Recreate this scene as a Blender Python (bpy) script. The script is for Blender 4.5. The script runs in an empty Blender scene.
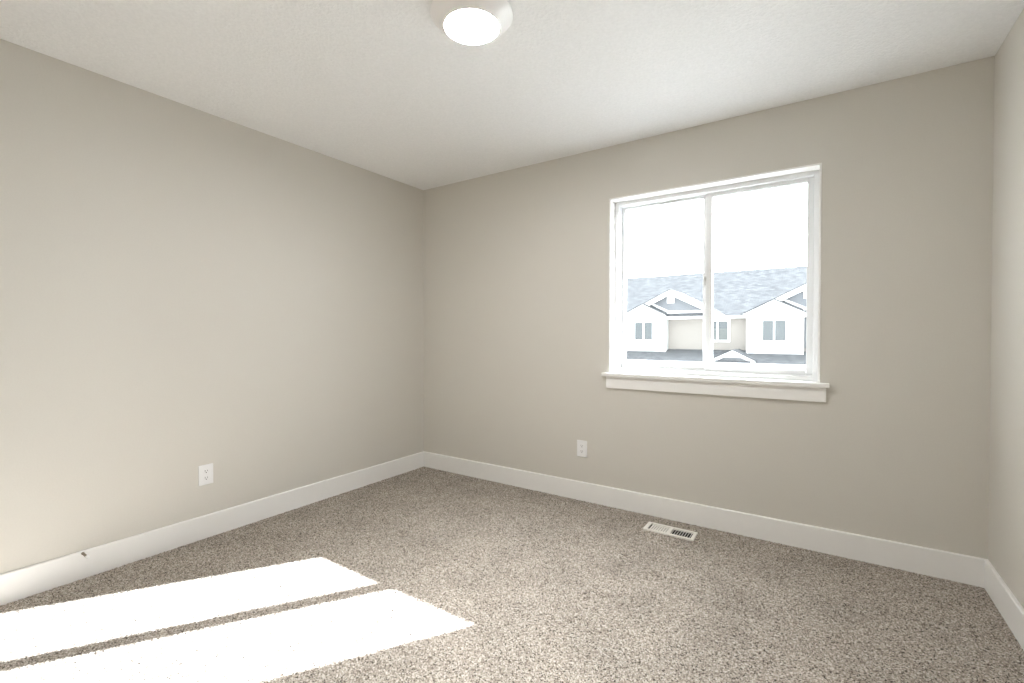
import bpy, math, random
import numpy as np
from mathutils import Matrix, Vector

# ------------------------------------------------------------------ camera, sky, sun, exposure
S = bpy.context.scene
col = S.collection
random.seed(4)

YAW, PITCH, ROLL = 0.5898, -0.0130, 0.0003
CAM = Vector((2.9586, -3.0124, 1.1683))
F = Vector((-math.sin(YAW)*math.cos(PITCH), math.cos(YAW)*math.cos(PITCH), math.sin(PITCH)))
R = Vector((math.cos(YAW), math.sin(YAW), 0)); U = R.cross(F)
R2 = R*math.cos(ROLL)+U*math.sin(ROLL); U2 = -R*math.sin(ROLL)+U*math.cos(ROLL)
cam = bpy.data.cameras.new('camera'); cam_o = bpy.data.objects.new('camera', cam); col.objects.link(cam_o)
cam.sensor_width = 36.0; cam.lens = 467.95/1024*36.0; cam.shift_y = -1.05/1024
cam.clip_start = 0.02; cam.clip_end = 500
M = Matrix((R2, U2, -F)).transposed().to_4x4(); M.translation = CAM
cam_o.matrix_world = M
S.camera = cam_o

SKY, SUN, LAMP, BEAM, EXPOSURE = 5.0, 72.0, 240.0, 5.0, 0.0
GLOW = 4.5
w = bpy.data.worlds.new('sky'); S.world = w; w.use_nodes = True
bg = w.node_tree.nodes['Background']
bg.inputs[0].default_value = (0.90, 0.955, 1.0, 1)
# hazy sky: even overcast brightness plus a broad glow on the sun's side
wt = w.node_tree; tc = wt.nodes.new('ShaderNodeTexCoord'); dp = wt.nodes.new('ShaderNodeVectorMath'); dp.operation = 'DOT_PRODUCT'
dp.inputs[1].default_value = Vector((0.30, 0.84, 0.45)).normalized()
mxn = wt.nodes.new('ShaderNodeMath'); mxn.operation = 'MAXIMUM'; mxn.inputs[1].default_value = 0.0
pw = wt.nodes.new('ShaderNodeMath'); pw.operation = 'POWER'; pw.inputs[1].default_value = 2.0
ma = wt.nodes.new('ShaderNodeMath'); ma.operation = 'MULTIPLY_ADD'; ma.inputs[1].default_value = SKY*GLOW; ma.inputs[2].default_value = SKY
wt.links.new(tc.outputs['Generated'], dp.inputs[0]); wt.links.new(dp.outputs['Value'], mxn.inputs[0])
wt.links.new(mxn.outputs[0], pw.inputs[0]); wt.links.new(pw.outputs[0], ma.inputs[0]); wt.links.new(ma.outputs[0], bg.inputs[1])
sl = bpy.data.lights.new('sun', 'SUN'); sl.energy = SUN; sl.angle = math.radians(0.6); sl.color = (0.96, 1.0, 1.08)
so = bpy.data.objects.new('sun', sl); col.objects.link(so)
so.rotation_euler = Vector((-0.636, -1.0, -0.603)).to_track_quat('-Z', 'Y').to_euler()
so.location = (20, 30, 20)
# sampling portal in the window opening (emits nothing, it only guides sky samples)
pl = bpy.data.lights.new('window_portal', 'AREA'); pl.shape = 'RECTANGLE'; pl.size = 1.2; pl.size_y = 1.18
pl.cycles.is_portal = True
po = bpy.data.objects.new('window_portal', pl); col.objects.link(po)
po.location = (2.337, 0.20, 1.5); po.rotation_euler = (math.radians(-90), 0, 0)

S.view_settings.view_transform = 'Standard'; S.view_settings.look = 'None'
S.view_settings.gamma = 1.0; S.view_settings.use_curve_mapping = False
S.view_settings.exposure = EXPOSURE
S.cycles.use_denoising = True
S.cycles.max_bounces = 16; S.cycles.diffuse_bounces = 12; S.cycles.transparent_max_bounces = 16
S.cycles.sample_clamp_indirect = 20.0

# ------------------------------------------------------------------ materials
def mat(name, color, rough=0.6, spec=0.5, metal=0.0):
    m = bpy.data.materials.new(name); m.use_nodes = True
    b = m.node_tree.nodes['Principled BSDF']
    b.inputs['Base Color'].default_value = (*color, 1); b.inputs['Roughness'].default_value = rough
    b.inputs['Specular IOR Level'].default_value = spec; b.inputs['Metallic'].default_value = metal
    return m
def nd(m, t): return m.node_tree.nodes.new(t)
def lk(m, a, b): m.node_tree.links.new(a, b)
def noise_mat(name, color, scale, bump, rough=0.6, spec=0.3, var=0.03, detail=3.0, dist=0.002):
    m = mat(name, color, rough, spec); b = m.node_tree.nodes['Principled BSDF']
    tc = nd(m, 'ShaderNodeTexCoord'); n = nd(m, 'ShaderNodeTexNoise')
    n.inputs['Scale'].default_value = scale; n.inputs['Detail'].default_value = detail
    lk(m, tc.outputs['Object'], n.inputs['Vector'])
    bp = nd(m, 'ShaderNodeBump'); bp.inputs['Strength'].default_value = bump; bp.inputs['Distance'].default_value = dist
    lk(m, n.outputs['Fac'], bp.inputs['Height']); lk(m, bp.outputs['Normal'], b.inputs['Normal'])
    r = nd(m, 'ShaderNodeValToRGB')
    r.color_ramp.elements[0].position = 0.3; r.color_ramp.elements[1].position = 0.7
    r.color_ramp.elements[0].color = (*[c*(1-var) for c in color], 1)
    r.color_ramp.elements[1].color = (*[min(1, c*(1+var)) for c in color], 1)
    lk(m, n.outputs['Fac'], r.inputs['Fac']); lk(m, r.outputs['Color'], b.inputs['Base Color'])
    return m

WALL = noise_mat('greige_paint', (0.63, 0.605, 0.554), 140, 0.12, 0.55, 0.35, 0.012)
CEIL = noise_mat('ceiling_paint', (0.83, 0.83, 0.825), 85, 0.75, 0.8, 0.2, 0.03, 3, 0.005)
TRIM = noise_mat('white_trim_paint', (0.86, 0.852, 0.835), 30, 0.03, 0.35, 0.5, 0.006)
VINYL = noise_mat('white_vinyl', (0.76, 0.765, 0.765), 60, 0.02, 0.3, 0.5, 0.004)
PLASTIC = noise_mat('white_plastic', (0.83, 0.83, 0.83), 60, 0.02, 0.28, 0.5, 0.004)
DARK = noise_mat('dark_void', (0.012, 0.011, 0.010), 60, 0.02, 0.8, 0.1, 0.1)
ALMOND = noise_mat('almond_enamel', (0.80, 0.775, 0.725), 60, 0.03, 0.4, 0.4, 0.01)
BRONZE = noise_mat('brushed_nickel', (0.30, 0.26, 0.20), 200, 0.05, 0.4, 0.5, 0.1); BRONZE.node_tree.nodes['Principled BSDF'].inputs['Metallic'].default_value = 0.8
STEEL = noise_mat('screw_steel', (0.5, 0.5, 0.48), 200, 0.05, 0.35, 0.5, 0.05); STEEL.node_tree.nodes['Principled BSDF'].inputs['Metallic'].default_value = 0.9
FIXTURE = noise_mat('white_fixture_enamel', (0.90, 0.89, 0.88), 60, 0.02, 0.3, 0.5, 0.004)

def carpet_mat():
    m = mat('heather_carpet', (0.3, 0.25, 0.2), 0.95, 0.05); b = m.node_tree.nodes['Principled BSDF']
    tc = nd(m, 'ShaderNodeTexCoord')
    v = nd(m, 'ShaderNodeTexVoronoi'); v.inputs['Scale'].default_value = 250
    lk(m, tc.outputs['Object'], v.inputs['Vector'])
    n = nd(m, 'ShaderNodeTexNoise'); n.inputs['Scale'].default_value = 4.0; n.inputs['Detail'].default_value = 5
    lk(m, tc.outputs['Object'], n.inputs['Vector'])
    sep = nd(m, 'ShaderNodeSeparateColor'); lk(m, v.outputs['Color'], sep.inputs['Color'])
    r = nd(m, 'ShaderNodeValToRGB'); e = r.color_ramp.elements
    e[0].position = 0.0; e[0].color = (0.05, 0.041, 0.033, 1)
    e[1].position = 1.0; e[1].color = (0.66, 0.615, 0.56, 1)
    x = e.new(0.085); x.color = (0.06, 0.049, 0.040, 1)
    x = e.new(0.105); x.color = (0.19, 0.16, 0.132, 1)
    x = e.new(0.30); x.color = (0.29, 0.252, 0.213, 1)
    x = e.new(0.70); x.color = (0.44, 0.39, 0.337, 1)
    lk(m, sep.outputs['Red'], r.inputs['Fac'])
    mx = nd(m, 'ShaderNodeMix'); mx.data_type = 'RGBA'; mx.blend_type = 'MULTIPLY'; mx.inputs['Factor'].default_value = 1.0
    r2 = nd(m, 'ShaderNodeValToRGB'); r2.color_ramp.elements[0].position = 0.3; r2.color_ramp.elements[1].position = 0.7
    r2.color_ramp.elements[0].color = (0.88, 0.88, 0.88, 1); r2.color_ramp.elements[1].color = (1.08, 1.08, 1.08, 1)
    lk(m, n.outputs['Fac'], r2.inputs['Fac'])
    lk(m, r.outputs['Color'], mx.inputs[6]); lk(m, r2.outputs['Color'], mx.inputs[7])
    lk(m, mx.outputs[2], b.inputs['Base Color'])
    return m
CARPET = carpet_mat()

def glass_mat():
    m = bpy.data.materials.new('clear_window_glass'); m.use_nodes = True; nt = m.node_tree
    nt.nodes.remove(nt.nodes['Principled BSDF'])
    t = nd(m, 'ShaderNodeBsdfTransparent'); t.inputs[0].default_value = (0.97, 0.985, 0.98, 1)
    g = nd(m, 'ShaderNodeBsdfGlossy'); g.inputs['Roughness'].default_value = 0.0
    f = nd(m, 'ShaderNodeFresnel'); f.inputs[0].default_value = 1.45
    tc = nd(m, 'ShaderNodeTexCoord'); n = nd(m, 'ShaderNodeTexNoise'); n.inputs['Scale'].default_value = 1.5
    lk(m, tc.outputs['Object'], n.inputs['Vector'])
    bp = nd(m, 'ShaderNodeBump'); bp.inputs['Strength'].default_value = 0.01; bp.inputs['Distance'].default_value = 0.001
    lk(m, n.outputs['Fac'], bp.inputs['Height']); lk(m, bp.outputs['Normal'], g.inputs['Normal'])
    mx = nd(m, 'ShaderNodeMixShader')
    lk(m, f.outputs[0], mx.inputs[0]); lk(m, t.outputs[0], mx.inputs[1]); lk(m, g.outputs[0], mx.inputs[2])
    lk(m, mx.outputs[0], nt.nodes['Material Output'].inputs['Surface'])
    return m
GLASS = glass_mat()
def emit_mat(name, c, s):
    m = mat(name, (0.9, 0.9, 0.9), 0.4); b = m.node_tree.nodes['Principled BSDF']
    b.inputs['Emission Color'].default_value = (*c, 1); b.inputs['Emission Strength'].default_value = s
    return m
DIFF = emit_mat('lit_frosted_diffuser', (1.0, 1.0, 1.0), LAMP)

def shingle_mat():
    m = mat('grey_blue_shingles', (0.1, 0.1, 0.12), 1.0, 0.0); b = m.node_tree.nodes['Principled BSDF']
    tc = nd(m, 'ShaderNodeTexCoord'); mp = nd(m, 'ShaderNodeMapping')
    lk(m, tc.outputs['Object'], mp.inputs['Vector'])
    br = nd(m, 'ShaderNodeTexBrick'); br.inputs['Scale'].default_value = 1.0
    br.inputs['Brick Width'].default_value = 0.30; br.inputs['Row Height'].default_value = 0.17
    br.inputs['Mortar Size'].default_value = 0.012; br.inputs['Bias'].default_value = 0.0
    br.inputs['Color1'].default_value = (0.088, 0.090, 0.096, 1); br.inputs['Color2'].default_value = (0.132, 0.135, 0.140, 1)
    br.inputs['Mortar'].default_value = (0.075, 0.077, 0.082, 1)
    lk(m, mp.outputs['Vector'], br.inputs['Vector'])
    n = nd(m, 'ShaderNodeTexNoise'); n.inputs['Scale'].default_value = 3.2; n.inputs['Detail'].default_value = 3
    lk(m, tc.outputs['Object'], n.inputs['Vector'])
    mx = nd(m, 'ShaderNodeMix'); mx.data_type = 'RGBA'; mx.blend_type = 'MULTIPLY'; mx.inputs['Factor'].default_value = 1.0
    r2 = nd(m, 'ShaderNodeValToRGB'); r2.color_ramp.elements[0].position = 0.3; r2.color_ramp.elements[1].position = 0.7
    r2.color_ramp.elements[0].color = (0.90, 0.90, 0.90, 1); r2.color_ramp.elements[1].color = (1.10, 1.10, 1.10, 1)
    lk(m, n.outputs['Fac'], r2.inputs['Fac']); lk(m, br.outputs['Color'], mx.inputs[6]); lk(m, r2.outputs['Color'], mx.inputs[7])
    lk(m, mx.outputs[2], b.inputs['Base Color'])
    return m
SHINGLE = shingle_mat()
def lined_mat(name, color, axis, period, depth=0.1):
    m = mat(name, color, 0.6, 0.3); b = m.node_tree.nodes['Principled BSDF']
    tc = nd(m, 'ShaderNodeTexCoord'); wv = nd(m, 'ShaderNodeTexWave'); wv.wave_profile = 'SAW'
    wv.bands_direction = axis; wv.inputs['Scale'].default_value = 1.0/period*0.31416*2/2
    lk(m, tc.outputs['Object'], wv.inputs['Vector'])
    bp = nd(m, 'ShaderNodeBump'); bp.inputs['Strength'].default_value = depth; bp.inputs['Distance'].default_value = 0.02
    lk(m, wv.outputs['Fac'], bp.inputs['Height']); lk(m, bp.outputs['Normal'], b.inputs['Normal'])
    return m
SIDING = lined_mat('white_lap_siding', (0.62, 0.62, 0.61), 'Z', 0.18, 0.25)
STUCCO = noise_mat('tan_siding', (0.31, 0.285, 0.26), 8, 0.1, 0.8, 0.2, 0.03)
BATTEN = lined_mat('grey_blue_board_and_batten', (0.18, 0.188, 0.202), 'X', 0.4, 0.3)
HWHITE = noise_mat('white_house_trim', (0.82, 0.82, 0.81), 10, 0.05, 0.6, 0.3, 0.01)
def housepane_mat():
    m = mat('house_window_glass', (0.02, 0.025, 0.028), 0.3, 0.5); nt = m.node_tree; b = nt.nodes['Principled BSDF']
    g = nd(m, 'ShaderNodeBsdfGlossy'); g.inputs['Roughness'].default_value = 0.02; g.inputs['Color'].default_value = (0.92, 0.98, 1.0, 1)
    tc = nd(m, 'ShaderNodeTexCoord'); n = nd(m, 'ShaderNodeTexNoise'); n.inputs['Scale'].default_value = 1.2
    lk(m, tc.outputs['Object'], n.inputs['Vector'])
    bp = nd(m, 'ShaderNodeBump'); bp.inputs['Strength'].default_value = 0.25; bp.inputs['Distance'].default_value = 0.05
    lk(m, n.outputs['Fac'], bp.inputs['Height']); lk(m, bp.outputs['Normal'], g.inputs['Normal'])
    mx = nd(m, 'ShaderNodeMixShader'); mx.inputs[0].default_value = 0.075
    lk(m, b.outputs[0], mx.inputs[1]); lk(m, g.outputs[0], mx.inputs[2]); lk(m, mx.outputs[0], nt.nodes['Material Output'].inputs['Surface'])
    return m
HPANE = housepane_mat()
HREFLECT = noise_mat('pale_pane_reflection', (0.16, 0.17, 0.165), 20, 0.1, 0.7, 0.2, 0.03)  # flat pale colour standing for the reflection in the lower panes
GROUND = noise_mat('pale_concrete_ground', (0.37, 0.365, 0.355), 3, 0.3, 0.9, 0.1, 0.15)
EXTERIOR = noise_mat('exterior_siding', (0.6, 0.6, 0.58), 8, 0.1, 0.7, 0.2, 0.03)

# ------------------------------------------------------------------ mesh helpers
class MB:
    def __init__(s): s.v = []; s.f = []
    def box(s, x0, x1, y0, y1, z0, z1):
        b = len(s.v)
        s.v += [(x, y, z) for z in (z0, z1) for y in (y0, y1) for x in (x0, x1)]
        s.f += [tuple(b+i for i in q) for q in ((0,2,3,1), (4,5,7,6), (0,1,5,4), (2,6,7,3), (0,4,6,2), (1,3,7,5))]
        return s
    def prism(s, poly, axis, a0, a1):
        # poly in the two axes left over, in order; extruded along axis from a0 to a1
        b = len(s.v); n = len(poly)
        def P(p, a):
            if axis == 0: return (a, p[0], p[1])
            if axis == 1: return (p[0], a, p[1])
            return (p[0], p[1], a)
        s.v += [P(p, a0) for p in poly] + [P(p, a1) for p in poly]
        s.f.append(tuple(b+i for i in range(n))[::-1]); s.f.append(tuple(b+n+i for i in range(n)))
        for i in range(n):
            j = (i+1) % n; s.f.append((b+i, b+j, b+n+j, b+n+i))
        return s
    def lathe(s, prof, c=(0,0,0), n=64, axis=2):
        b = len(s.v); m = len(prof)
        for k in range(n):
            a = 2*math.pi*k/n
            for r, h in prof:
                p = (r*math.cos(a), r*math.sin(a), h)
                if axis == 0: p = (p[2], p[0], p[1])
                elif axis == 1: p = (p[0], p[2], p[1])
                s.v.append((p[0]+c[0], p[1]+c[1], p[2]+c[2]))
        for k in range(n):
            k2 = (k+1) % n
            for i in range(m-1):
                s.f.append((b+k*m+i, b+k2*m+i, b+k2*m+i+1, b+k*m+i+1))
        return s
    def tube(s, pts, r, n=8):
        b = len(s.v); P = [Vector(p) for p in pts]
        for i, p in enumerate(P):
            t = (P[min(i+1, len(P)-1)]-P[max(i-1, 0)]).normalized()
            u = t.orthogonal().normalized() if i == 0 else (u-t*u.dot(t)).normalized()
            v = t.cross(u)
            for k in range(n):
                a = 2*math.pi*k/n; q = p+u*(r*math.cos(a))+v*(r*math.sin(a)); s.v.append(tuple(q))
        for i in range(len(P)-1):
            for k in range(n):
                k2 = (k+1) % n; s.f.append((b+i*n+k, b+i*n+k2, b+(i+1)*n+k2, b+(i+1)*n+k))
        s.f.append(tuple(b+k for k in range(n))[::-1]); s.f.append(tuple(b+(len(P)-1)*n+k for k in range(n)))
        return s
def wloc(o):
    l = Vector((0,0,0))
    while o: l += Vector(o.location); o = o.parent
    return l
def obj(name, mb, m, parent=None, bevel=0, smooth=False, seg=2):
    import bmesh
    me = bpy.data.meshes.new(name); off = wloc(parent)
    me.from_pydata([tuple(Vector(v)-off) for v in mb.v], [], mb.f); me.update()
    bm = bmesh.new(); bm.from_mesh(me); bmesh.ops.recalc_face_normals(bm, faces=bm.faces); bm.to_mesh(me); bm.free()
    me.materials.append(m)
    o = bpy.data.objects.new(name, me); col.objects.link(o)
    if parent: o.parent = parent
    if smooth:
        for p in me.polygons: p.use_smooth = True
    if bevel:
        bv = o.modifiers.new('bevel', 'BEVEL'); bv.width = bevel; bv.segments = seg; bv.limit_method = 'ANGLE'; bv.angle_limit = math.radians(40)
    return o
def thing(name, loc, label, cat, group=None):
    o = bpy.data.objects.new(name, None); col.objects.link(o); o.location = loc; o.empty_display_size = 0.05
    o['label'] = label; o['category'] = cat
    if group: o['group'] = group
    return o
def struct(o): o['kind'] = 'structure'; return o

# ------------------------------------------------------------------ the room
W, H, D, T = 3.592, 2.44, 3.75, 0.19
WX0, WX1, WZ0, WZ1 = 1.737, 2.937, 0.885, 2.087        # window opening in the back wall
VX0, VX1, VY0, VY1 = 2.075, 2.330, -0.241, -0.147      # hole of the floor register

# floor: carpet pile as a fine grid of raised tufts, with the register's hole left open
def carpet():
    st = 0.004
    xs = np.linspace(0, W, int(W/st)+1); ys = np.linspace(-D, 0, int(D/st)+1)
    rng = np.random.default_rng(3)
    X, Y = np.meshgrid(xs, ys); ny, nx = X.shape
    h = rng.random((ny, nx))
    Z = -0.005+0.005*h
    jx = (rng.random((ny, nx))-.5)*st*.7; jy = (rng.random((ny, nx))-.5)*st*.7
    jx[:, [0, -1]] = 0; jy[[0, -1], :] = 0
    V = np.stack([X+jx, Y+jy, Z], -1).reshape(-1, 3)
    i = np.arange(ny*nx).reshape(ny, nx)
    q = np.stack([i[:-1, :-1], i[:-1, 1:], i[1:, 1:], i[1:, :-1]], -1)
    cx = (X[:-1, :-1]+X[1:, 1:])/2; cy = (Y[:-1, :-1]+Y[1:, 1:])/2
    keep = ~((cx > VX0) & (cx < VX1) & (cy > VY0) & (cy < VY1))
    q = q[keep]
    me = bpy.data.meshes.new('floor'); nf = len(q)
    me.vertices.add(len(V)); me.vertices.foreach_set('co', V.ravel())
    me.loops.add(nf*4); me.loops.foreach_set('vertex_index', q.ravel().astype(np.int32))
    me.polygons.add(nf); me.polygons.foreach_set('loop_start', np.arange(0, nf*4, 4, dtype=np.int32))
    me.update(calc_edges=True); me.validate()
    me.materials.append(CARPET)
    o = bpy.data.objects.new('floor', me); col.objects.link(o); return o
struct(carpet())
mb = MB(); mb.box(-T, VX0, -D-T, T, -0.2, -0.012); mb.box(VX1, W+T, -D-T, T, -0.2, -0.012)
mb.box(VX0, VX1, -D-T, VY0, -0.2, -0.012); mb.box(VX0, VX1, VY1, T, -0.2, -0.012)
struct(obj('trim_subfloor', mb, mat('subfloor_board', (0.3, 0.24, 0.17), 0.8)))
struct(obj('ceiling', MB().box(-T, W+T, -D-T, T, H, H+0.2), CEIL))
struct(obj('wall_left', MB().box(-T, 0, -D-T, T, -0.012, H), WALL))
struct(obj('wall_right', MB().box(W, W+T, -D-T, T, -0.012, H), WALL))
struct(obj('wall_front', MB().box(0, W, -D-T, -D, -0.012, H), WALL))
mb = MB(); mb.box(0, WX0, 0, T, -0.012, H); mb.box(WX1, W, 0, T, -0.012, H)
mb.box(WX0, WX1, 0, T, -0.012, WZ0); mb.box(WX0, WX1, 0, T, WZ1, H)
struct(obj('wall_back', mb, WALL))

BH, BT = 0.129, 0.014
def base_prof(s=1): return [(0, -0.006), (BT, -0.006), (BT, BH-0.004), (BT-0.004, BH), (0, BH)]
struct(obj('baseboard_left', MB().prism(base_prof(), 1, -D, 0), TRIM))
struct(obj('baseboard_right', MB().prism([(W-a, b) for a, b in base_prof()], 1, -D, 0), TRIM))
struct(obj('baseboard_back', MB().prism([(-a, b) for a, b in base_prof()], 0, BT, W-BT), TRIM))
struct(obj('baseboard_front', MB().prism([(-D+a, b) for a, b in base_prof()], 0, BT, W-BT), TRIM))

# ------------------------------------------------------------------ window
win = bpy.data.objects.new('window_1', None); col.objects.link(win); win.location = (2.337, 0, 0.91); win['kind'] = 'structure'
JT = 0.010
mb = MB(); mb.box(WX0, WX0+JT, -0.003, 0.09, 0.909, WZ1); mb.box(WX1-JT, WX1, -0.003, 0.09, 0.909, WZ1)
mb.box(WX0+JT, WX1-JT, -0.003, 0.09, WZ1-JT, WZ1)
obj('jamb', mb, TRIM, win, 0.001)
# stool with horns, and apron below it
obj('stool', MB().box(WX0, WX1, -0.001, 0.088, WZ0, 0.909).prism([(1.697, -0.040), (2.979, -0.040), (2.979, -0.0005), (1.697, -0.0005)], 2, WZ0, 0.909), TRIM, win, 0.004)
obj('apron', MB().box(1.723, 2.965, -0.018, 0, 0.806, WZ0), TRIM, win, 0.002)
FX0, FX1, FZ0, FZ1 = WX0+JT, WX1-JT, 0.909, WZ1-JT
def ring(mb, x0, x1, z0, z1, l, r, b, t, y0, y1):
    mb.box(x0, x0+l, y0, y1, z0, z1); mb.box(x1-r, x1, y0, y1, z0, z1)
    mb.box(x0+l, x1-r, y0, y1, z0, z0+b); mb.box(x0+l, x1-r, y0, y1, z1-t, z1); return mb
fr = ring(MB(), FX0, FX1, FZ0, FZ1, .026, .026, .027, .026, 0.082, 0.19)
obj('window_frame', fr, VINYL, win, 0.002)
obj('exterior_casing', ring(MB(), WX0-0.05, WX1+0.05, WZ0-0.05, WZ1+0.05, .085, .085, .085, .085, 0.19, 0.205), VINYL, win, 0.002)
ix0, ix1, iz0, iz1 = FX0+.026, FX1-.026, FZ0+.027, FZ1-.026
# right sash, nearer the room
rs = obj('sash', ring(MB(), 2.331, ix1, iz0, iz1, .0375, .032, .032, .024, 0.115, 0.141), VINYL, win, 0.0025)
obj('pane', MB().box(2.3685-.004, ix1-.032+.004, 0.127, 0.130, iz0+.028, iz1-.020), GLASS, rs)
# left sash, one track further out
ls = obj('sash', ring(MB(), ix0, 2.365, iz0, iz1, .024, .056, .028, .015, 0.145, 0.172), VINYL, win, 0.0025)
obj('pane', MB().box(ix0+.020, 2.365-.052, 0.157, 0.160, iz0+.024, iz1-.011), GLASS, ls)
mb = MB(); mb.box(2.323, 2.331, 0.118, 0.136, 1.478, 1.532); mb.box(2.322, 2.334, 0.108, 0.118, 1.508, 1.532)
obj('latch', mb, noise_mat('grey_latch', (0.45, 0.44, 0.42), 60, .02), rs, 0.0015)
# weather strip between the tracks
obj('track_rib', MB().box(ix0, ix1, 0.1415, 0.1445, iz0-0.001, iz0+0.008).box(ix0, ix1, 0.1415, 0.1445, iz1-0.008, iz1+0.001), VINYL, win)

# ------------------------------------------------------------------ ceiling light
L = Vector((1.780, -1.540, H))
lamp = thing('ceiling_light', L, 'round white surface mounted ceiling light with flared rim and glowing frosted disc', 'ceiling light')
obj('trim_ring', MB().lathe([(0.060, -0.0005), (0.163, -0.0005), (0.164, -0.004), (0.160, -0.008), (0.115, -0.050), (0.111, -0.0525), (0.107, -0.050), (0.1065, -0.042), (0.060, -0.042), (0.060, -0.0005)], L, 96), FIXTURE, lamp, smooth=True)
obj('diffuser', MB().lathe([(0.0001, -0.0585), (0.04, -0.0578), (0.075, -0.0558), (0.10, -0.052), (0.1055, -0.048), (0.1060, -0.043), (0.0001, -0.043)], L, 96), DIFF, lamp, smooth=True)

# the fixture's lens throws most of its light downwards: a disc source just under the diffuser
bl_ = bpy.data.lights.new('ceiling_light_beam', 'AREA'); bl_.shape = 'DISK'; bl_.size = 0.19; bl_.energy = BEAM
bl_.color = (1.0, 0.995, 0.985); bl_.spread = math.radians(66)
bo = bpy.data.objects.new('ceiling_light_beam', bl_); col.objects.link(bo); bo.parent = lamp; bo.location = (0, 0, -0.062)

# ------------------------------------------------------------------ electrical outlets
def outlet(loc, rotz, label):
    # built facing -y at the origin, then turned by its root
    t = thing('electrical_outlet', (0, 0, 0), label, 'outlet', 'duplex wall outlets')
    w2, h2 = 0.0385, 0.058
    obj('cover_plate', MB().prism([(-w2, -h2), (w2, -h2), (w2, h2), (-w2, h2)], 1, -0.005, 0.0), PLASTIC, t, 0.003, seg=3)
    for sz in (-0.0195, 0.0195):
        poly = []
        for k in range(40):
            a = 2*math.pi*k/40; x = 0.0172*math.cos(a); z = max(-0.0142, min(0.0142, 0.0172*math.sin(a))); poly.append((x, z+sz))
        rc = obj('receptacle', MB().prism(poly, 1, -0.0068, -0.004), PLASTIC, t, 0.0006)
        obj('slot', MB().box(-0.0074, -0.0052, -0.0071, -0.0060, sz-0.001, sz+0.008), DARK, rc)
        obj('slot', MB().box(0.0054, 0.0072, -0.0071, -0.0060, sz-0.0005, sz+0.0075), DARK, rc)
        g = [(0.0028*math.cos(math.pi*k/10+math.pi), sz-0.0065+0.0028*math.sin(math.pi*k/10+math.pi)) for k in range(11)]
        obj('ground_hole', MB().prism(g+[(0.0028, sz-0.0045), (-0.0028, sz-0.0045)], 1, -0.0071, -0.0060), DARK, rc)
    obj('screw', MB().lathe([(0.0001, -0.0062), (0.0028, -0.006), (0.0033, -0.0050), (0.0001, -0.0045)], (0, 0, 0), 20, 1), PLASTIC, t)
    t.location = loc; t.rotation_euler = (0, 0, rotz)
    return t
outlet((1.539, 0, 0.363), 0, 'white duplex electrical outlet low on the wall below the window')
outlet((0, -1.762, 0.361), math.radians(90), 'white duplex electrical outlet on the left wall, facing the sunlit carpet')

# ------------------------------------------------------------------ floor register
reg = thing('floor_register', (2.2035, -0.201, 0), 'almond metal floor register with louvred slots set in the carpet under the window', 'floor vent')
def flange():
    mb = MB(); X0, X1, Y0, Y1 = 2.057, 2.346, -0.256, -0.132; z0, z1 = -0.004, 0.006
    cx = 2.2035
    mb.box(X0, 2.080, Y0, Y1, z0, z1); mb.box(2.327, X1, Y0, Y1, z0, z1)
    mb.box(2.080, 2.327, Y0, -0.238, z0, z1); mb.box(2.080, 2.327, -0.151, Y1, z0, z1)
    mb.box(cx-0.006, cx+0.006, -0.238, -0.151, z0, z1)
    return mb
obj('faceplate', flange(), ALMOND, reg, 0.0015)
def bank(x0, x1, tilt, n, hl):
    mb = MB()
    for k in range(n):
        c = x0+(x1-x0)*(k+.5)/n; dx = hl*math.cos(tilt); dz = hl*math.sin(tilt)
        nx, nz = -math.sin(tilt)*0.0009, math.cos(tilt)*0.0009
        z = -0.0005
        mb.prism([(c-dx-nx, z-dz-nz), (c+dx-nx, z+dz-nz), (c+dx+nx, z+dz+nz), (c-dx+nx, z-dz+nz)], 1, -0.239, -0.150)
    return mb
obj('louver_bank', bank(2.086, 2.1975, math.radians(-9), 8, 0.0050), ALMOND, reg)
obj('louver_bank', bank(2.2090, 2.325, math.radians(50), 8, 0.0062), ALMOND, reg)
mb = MB(); mb.box(VX0, VX1, VY0, VY1, -0.15, -0.148); mb.box(VX0, VX0+.001, VY0, VY1, -0.148, -0.005); mb.box(VX1-.001, VX1, VY0, VY1, -0.148, -0.005)
mb.box(VX0, VX1, VY0, VY0+.001, -0.148, -0.005); mb.box(VX0, VX1, VY1-.001, VY1, -0.148, -0.005)
obj('duct', mb, DARK, reg)

# ------------------------------------------------------------------ spring door stop on the left baseboard
ds = thing('door_stop', (BT, -2.305, 0.120), 'small metal spring door stop with white tip screwed to the left baseboard', 'door stop')
c = (BT, -2.305, 0.120)
obj('mount', MB().lathe([(0.0001, 0.0), (0.0062, 0.0), (0.0062, 0.003), (0.0045, 0.009), (0.0001, 0.010)], c, 24, 0), BRONZE, ds, smooth=True)
pts = [(c[0]+0.008+0.058*i/240, c[1]+0.0036*math.cos(i*0.6), c[2]+0.0036*math.sin(i*0.6)) for i in range(241)]
obj('spring', MB().tube(pts, 0.0016, 6), BRONZE, ds, smooth=True)
obj('rubber_tip', MB().lathe([(0.0001, 0.060), (0.0065, 0.060), (0.0072, 0.063), (0.0072, 0.073), (0.0055, 0.076), (0.0001, 0.0765)], c, 24, 0), PLASTIC, ds, smooth=True)

# ------------------------------------------------------------------ outside: ground and the row of townhouses across the street
GZ = -2.9
struct(obj('ground', MB().box(-80, 80, 1.0, 120, GZ-0.3, GZ), GROUND))

th = thing('townhouse', (-3.0, 28.0, GZ), 'pale two storey townhouse row with grey shingle roof seen through the window', 'house')
HX0, HX1 = -18.6, 16.4
PITCH_R = 0.52
def main_z(y): return 2.32+PITCH_R*(y-27.4)
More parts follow.
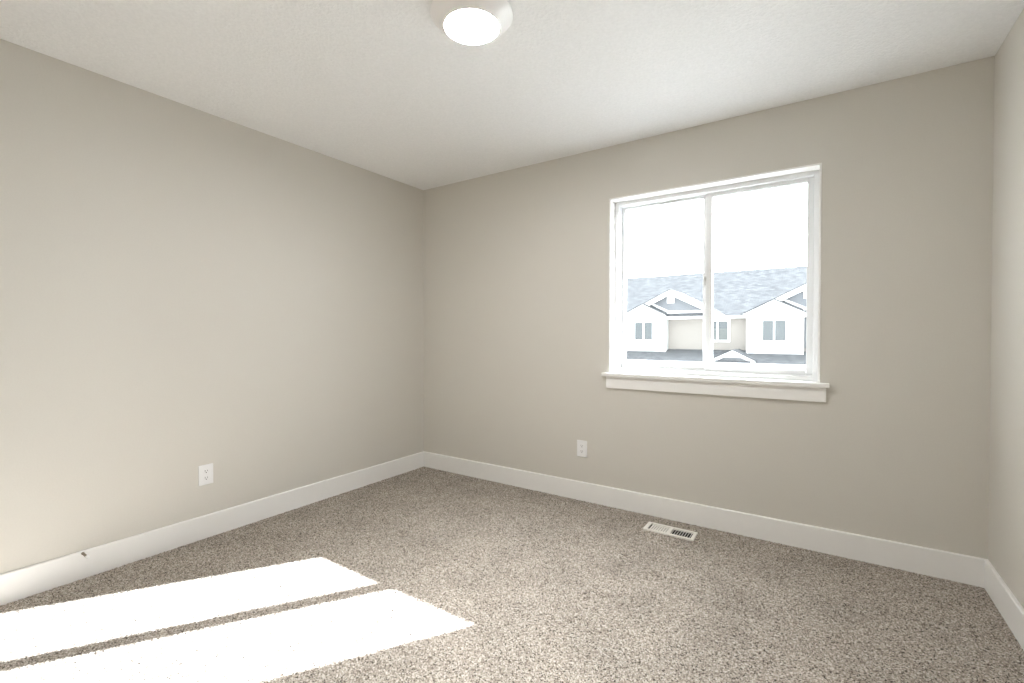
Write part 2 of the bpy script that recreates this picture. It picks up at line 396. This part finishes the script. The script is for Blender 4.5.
# main body: beige recessed walls up to the eave
obj('wall', MB().prism([(28.0, GZ), (40.0, GZ), (40.0, 2.25), (34.0, 5.45), (28.0, 2.30)], 0, HX0+.3, HX1-.3), STUCCO, th)
# main roof: two slopes with thickness
obj('main_roof', MB().prism([(27.4, 2.24), (27.4, 2.32), (34.0, main_z(34.0)), (40.6, 2.32), (40.6, 2.24), (34.0, main_z(34.0)-.10)], 0, HX0, HX1), SHINGLE, th)
obj('eave_fascia', MB().box(HX0, HX1, 27.36, 27.40, 2.14, 2.30).box(HX0, HX1, 27.40, 28.0, 2.14, 2.17), HWHITE, th)

def chev(mb, cx, zt, half, pitch, th_, y0, y1):
    # an upside down V of vertical thickness th_
    zf = zt-pitch*half
    return mb.prism([(cx-half, zf), (cx, zt), (cx+half, zf), (cx+half, zf-th_), (cx, zt-th_), (cx-half, zf-th_)], 1, y0, y1)
def house_window(x0, x1, z0, z1, y, bars=1, painted_reflection=0.0):
    cs = 0.13
    f = obj('window', ring(MB(), x0-cs, x1+cs, z0-cs, z1+cs, cs, cs, cs, cs, y-0.06, y+0.02).box((x0+x1)/2-.045, (x0+x1)/2+.045, y-.05, y+.02, z0, z1), HWHITE, th)
    for a, b in ((x0, (x0+x1)/2-.045), ((x0+x1)/2+.045, x1)):
        obj('pane', MB().box(a, b, y-0.012, y-0.006, z0, z1), HPANE, f)
    if painted_reflection:  # pale sheet over the lower panes: a reflection painted in as colour
        obj('painted_reflection', MB().box(x0, (x0+x1)/2-.045, y-0.0145, y-0.0125, z0, z0+(z1-z0)*painted_reflection).box((x0+x1)/2+.045, x1, y-0.0145, y-0.0125, z0, z0+(z1-z0)*painted_reflection), HREFLECT, f)
    return f
for k in range(-1, 3):
    c = -6.95+7.5*k                       # centre of the projecting bay
    g = -5.33+7.5*k                       # centre of the wide gable
    yb = 27.34
    # wide gable: board and batten face, rakes, base trim, vent, its own roof
    obj('gable_face', MB().prism([(g-2.9, 2.50), (g+2.9, 2.50), (g, 3.95)], 1, 27.80, 27.88), BATTEN, th)
    obj('gable_roof', chev(MB(), g, 4.05, 3.45, 0.5, 0.05, 27.42, 31.0), SHINGLE, th)
    obj('gable_rake', MB().prism([(g-3.42, 2.29), (g, 4.0), (g+3.42, 2.29), (g+3.42, 2.16), (g+3.08, 2.16), (g, 3.70), (g-3.08, 2.16), (g-3.42, 2.16)], 1, 27.45, 27.52).prism([(g-3.4, 2.28), (g-3.4, 2.24), (g, 3.94), (g+3.4, 2.24), (g+3.4, 2.28), (g, 3.98)], 1, 27.52, 27.80), HWHITE, th)
    mb = MB().box(c+1.38, g+2.75, 27.74, 27.80, 2.52, 2.69)
    def bl(x): return 3.18-0.5*(x-c)
    mb.prism([(c+.20, bl(c+.20)+.12), (c+1.40, bl(c+1.40)+.11), (c+1.45, bl(c+1.40)+.24), (c+.20, bl(c+.20)+.26)], 1, 27.74, 27.80)
    obj('gable_trim', mb, HWHITE, th)
    obj('gable_vent', MB().box(g-.23, g+.23, 27.72, 27.80, 3.18, 3.72), HWHITE, th)
    # projecting bay with white lap siding and its own small gable
    obj('bay', MB().prism([(c-1.42, -0.2), (c+1.42, -0.2), (c+1.42, 2.40), (c, 3.10), (c-1.42, 2.40)], 1, yb, 28.2), SIDING, th)
    obj('bay_roof', chev(MB(), c, 3.20, 1.52, 0.5, 0.10, yb-.25, 29.4), SHINGLE, th)
    obj('bay_rake', chev(MB(), c, 3.115, 1.50, 0.5, 0.17, yb-.26, yb-.20).prism([(c-1.5, 2.35), (c, 3.10), (c+1.5, 2.35), (c+1.5, 2.31), (c, 3.06), (c-1.5, 2.31)], 1, yb-.20, yb), HWHITE, th)
    for a in (c-1.43, c+1.33): obj('corner_board', MB().box(a, a+.10, yb-.02, yb+.1, -.2, 2.36), HWHITE, th)
    house_window(c-.57, c+.57, 0.82, 1.95, yb)
    house_window(-3.13+7.5*k, -1.97+7.5*k, 0.83, 1.97, 28.0, painted_reflection=0.62)
    # small pediment standing on the lower roof
    q = -1.33+7.5*k
    obj('pediment', MB().prism([(q-.82, -0.15), (q+.82, -0.15), (q, 0.24)], 1, 25.53, 25.60), HWHITE, th)
    obj('pediment_base', MB().prism([(25.43, -0.40), (25.50, -0.13), (25.56, -0.13), (25.56, -0.40)], 0, q-.9, q+.9), SHINGLE, th)
    obj('pediment_roof', chev(MB(), q, 0.32, 1.15, 0.5, 0.04, 25.44, 27.9), SHINGLE, th)
    obj('pediment_rake', chev(MB(), q, 0.29, 1.13, 0.5, 0.19, 25.46, 25.52), HWHITE, th)
    if k == 1:
        obj('side_panel', MB().box(c+1.45, c+4.0, 27.96, 28.0, 0.4, 2.1), BATTEN, th)
obj('lower_roof', MB().prism([(28.0, 0.22), (25.4, -0.40), (25.4, -0.47), (28.0, 0.10)], 0, HX0, HX1), SHINGLE, th)
obj('gutter', MB().prism([(25.40, -0.40), (25.28, -0.40), (25.28, -0.47), (25.32, -0.55), (25.40, -0.55)], 0, HX0, HX1), HWHITE, th)
obj('lower_wall', MB().box(HX0+.3, HX1-.3, 25.8, 28.0, GZ, -0.40), STUCCO, th)
obj('soffit', MB().box(HX0, HX1, 25.4, 25.8, -0.58, -0.54), HWHITE, th)
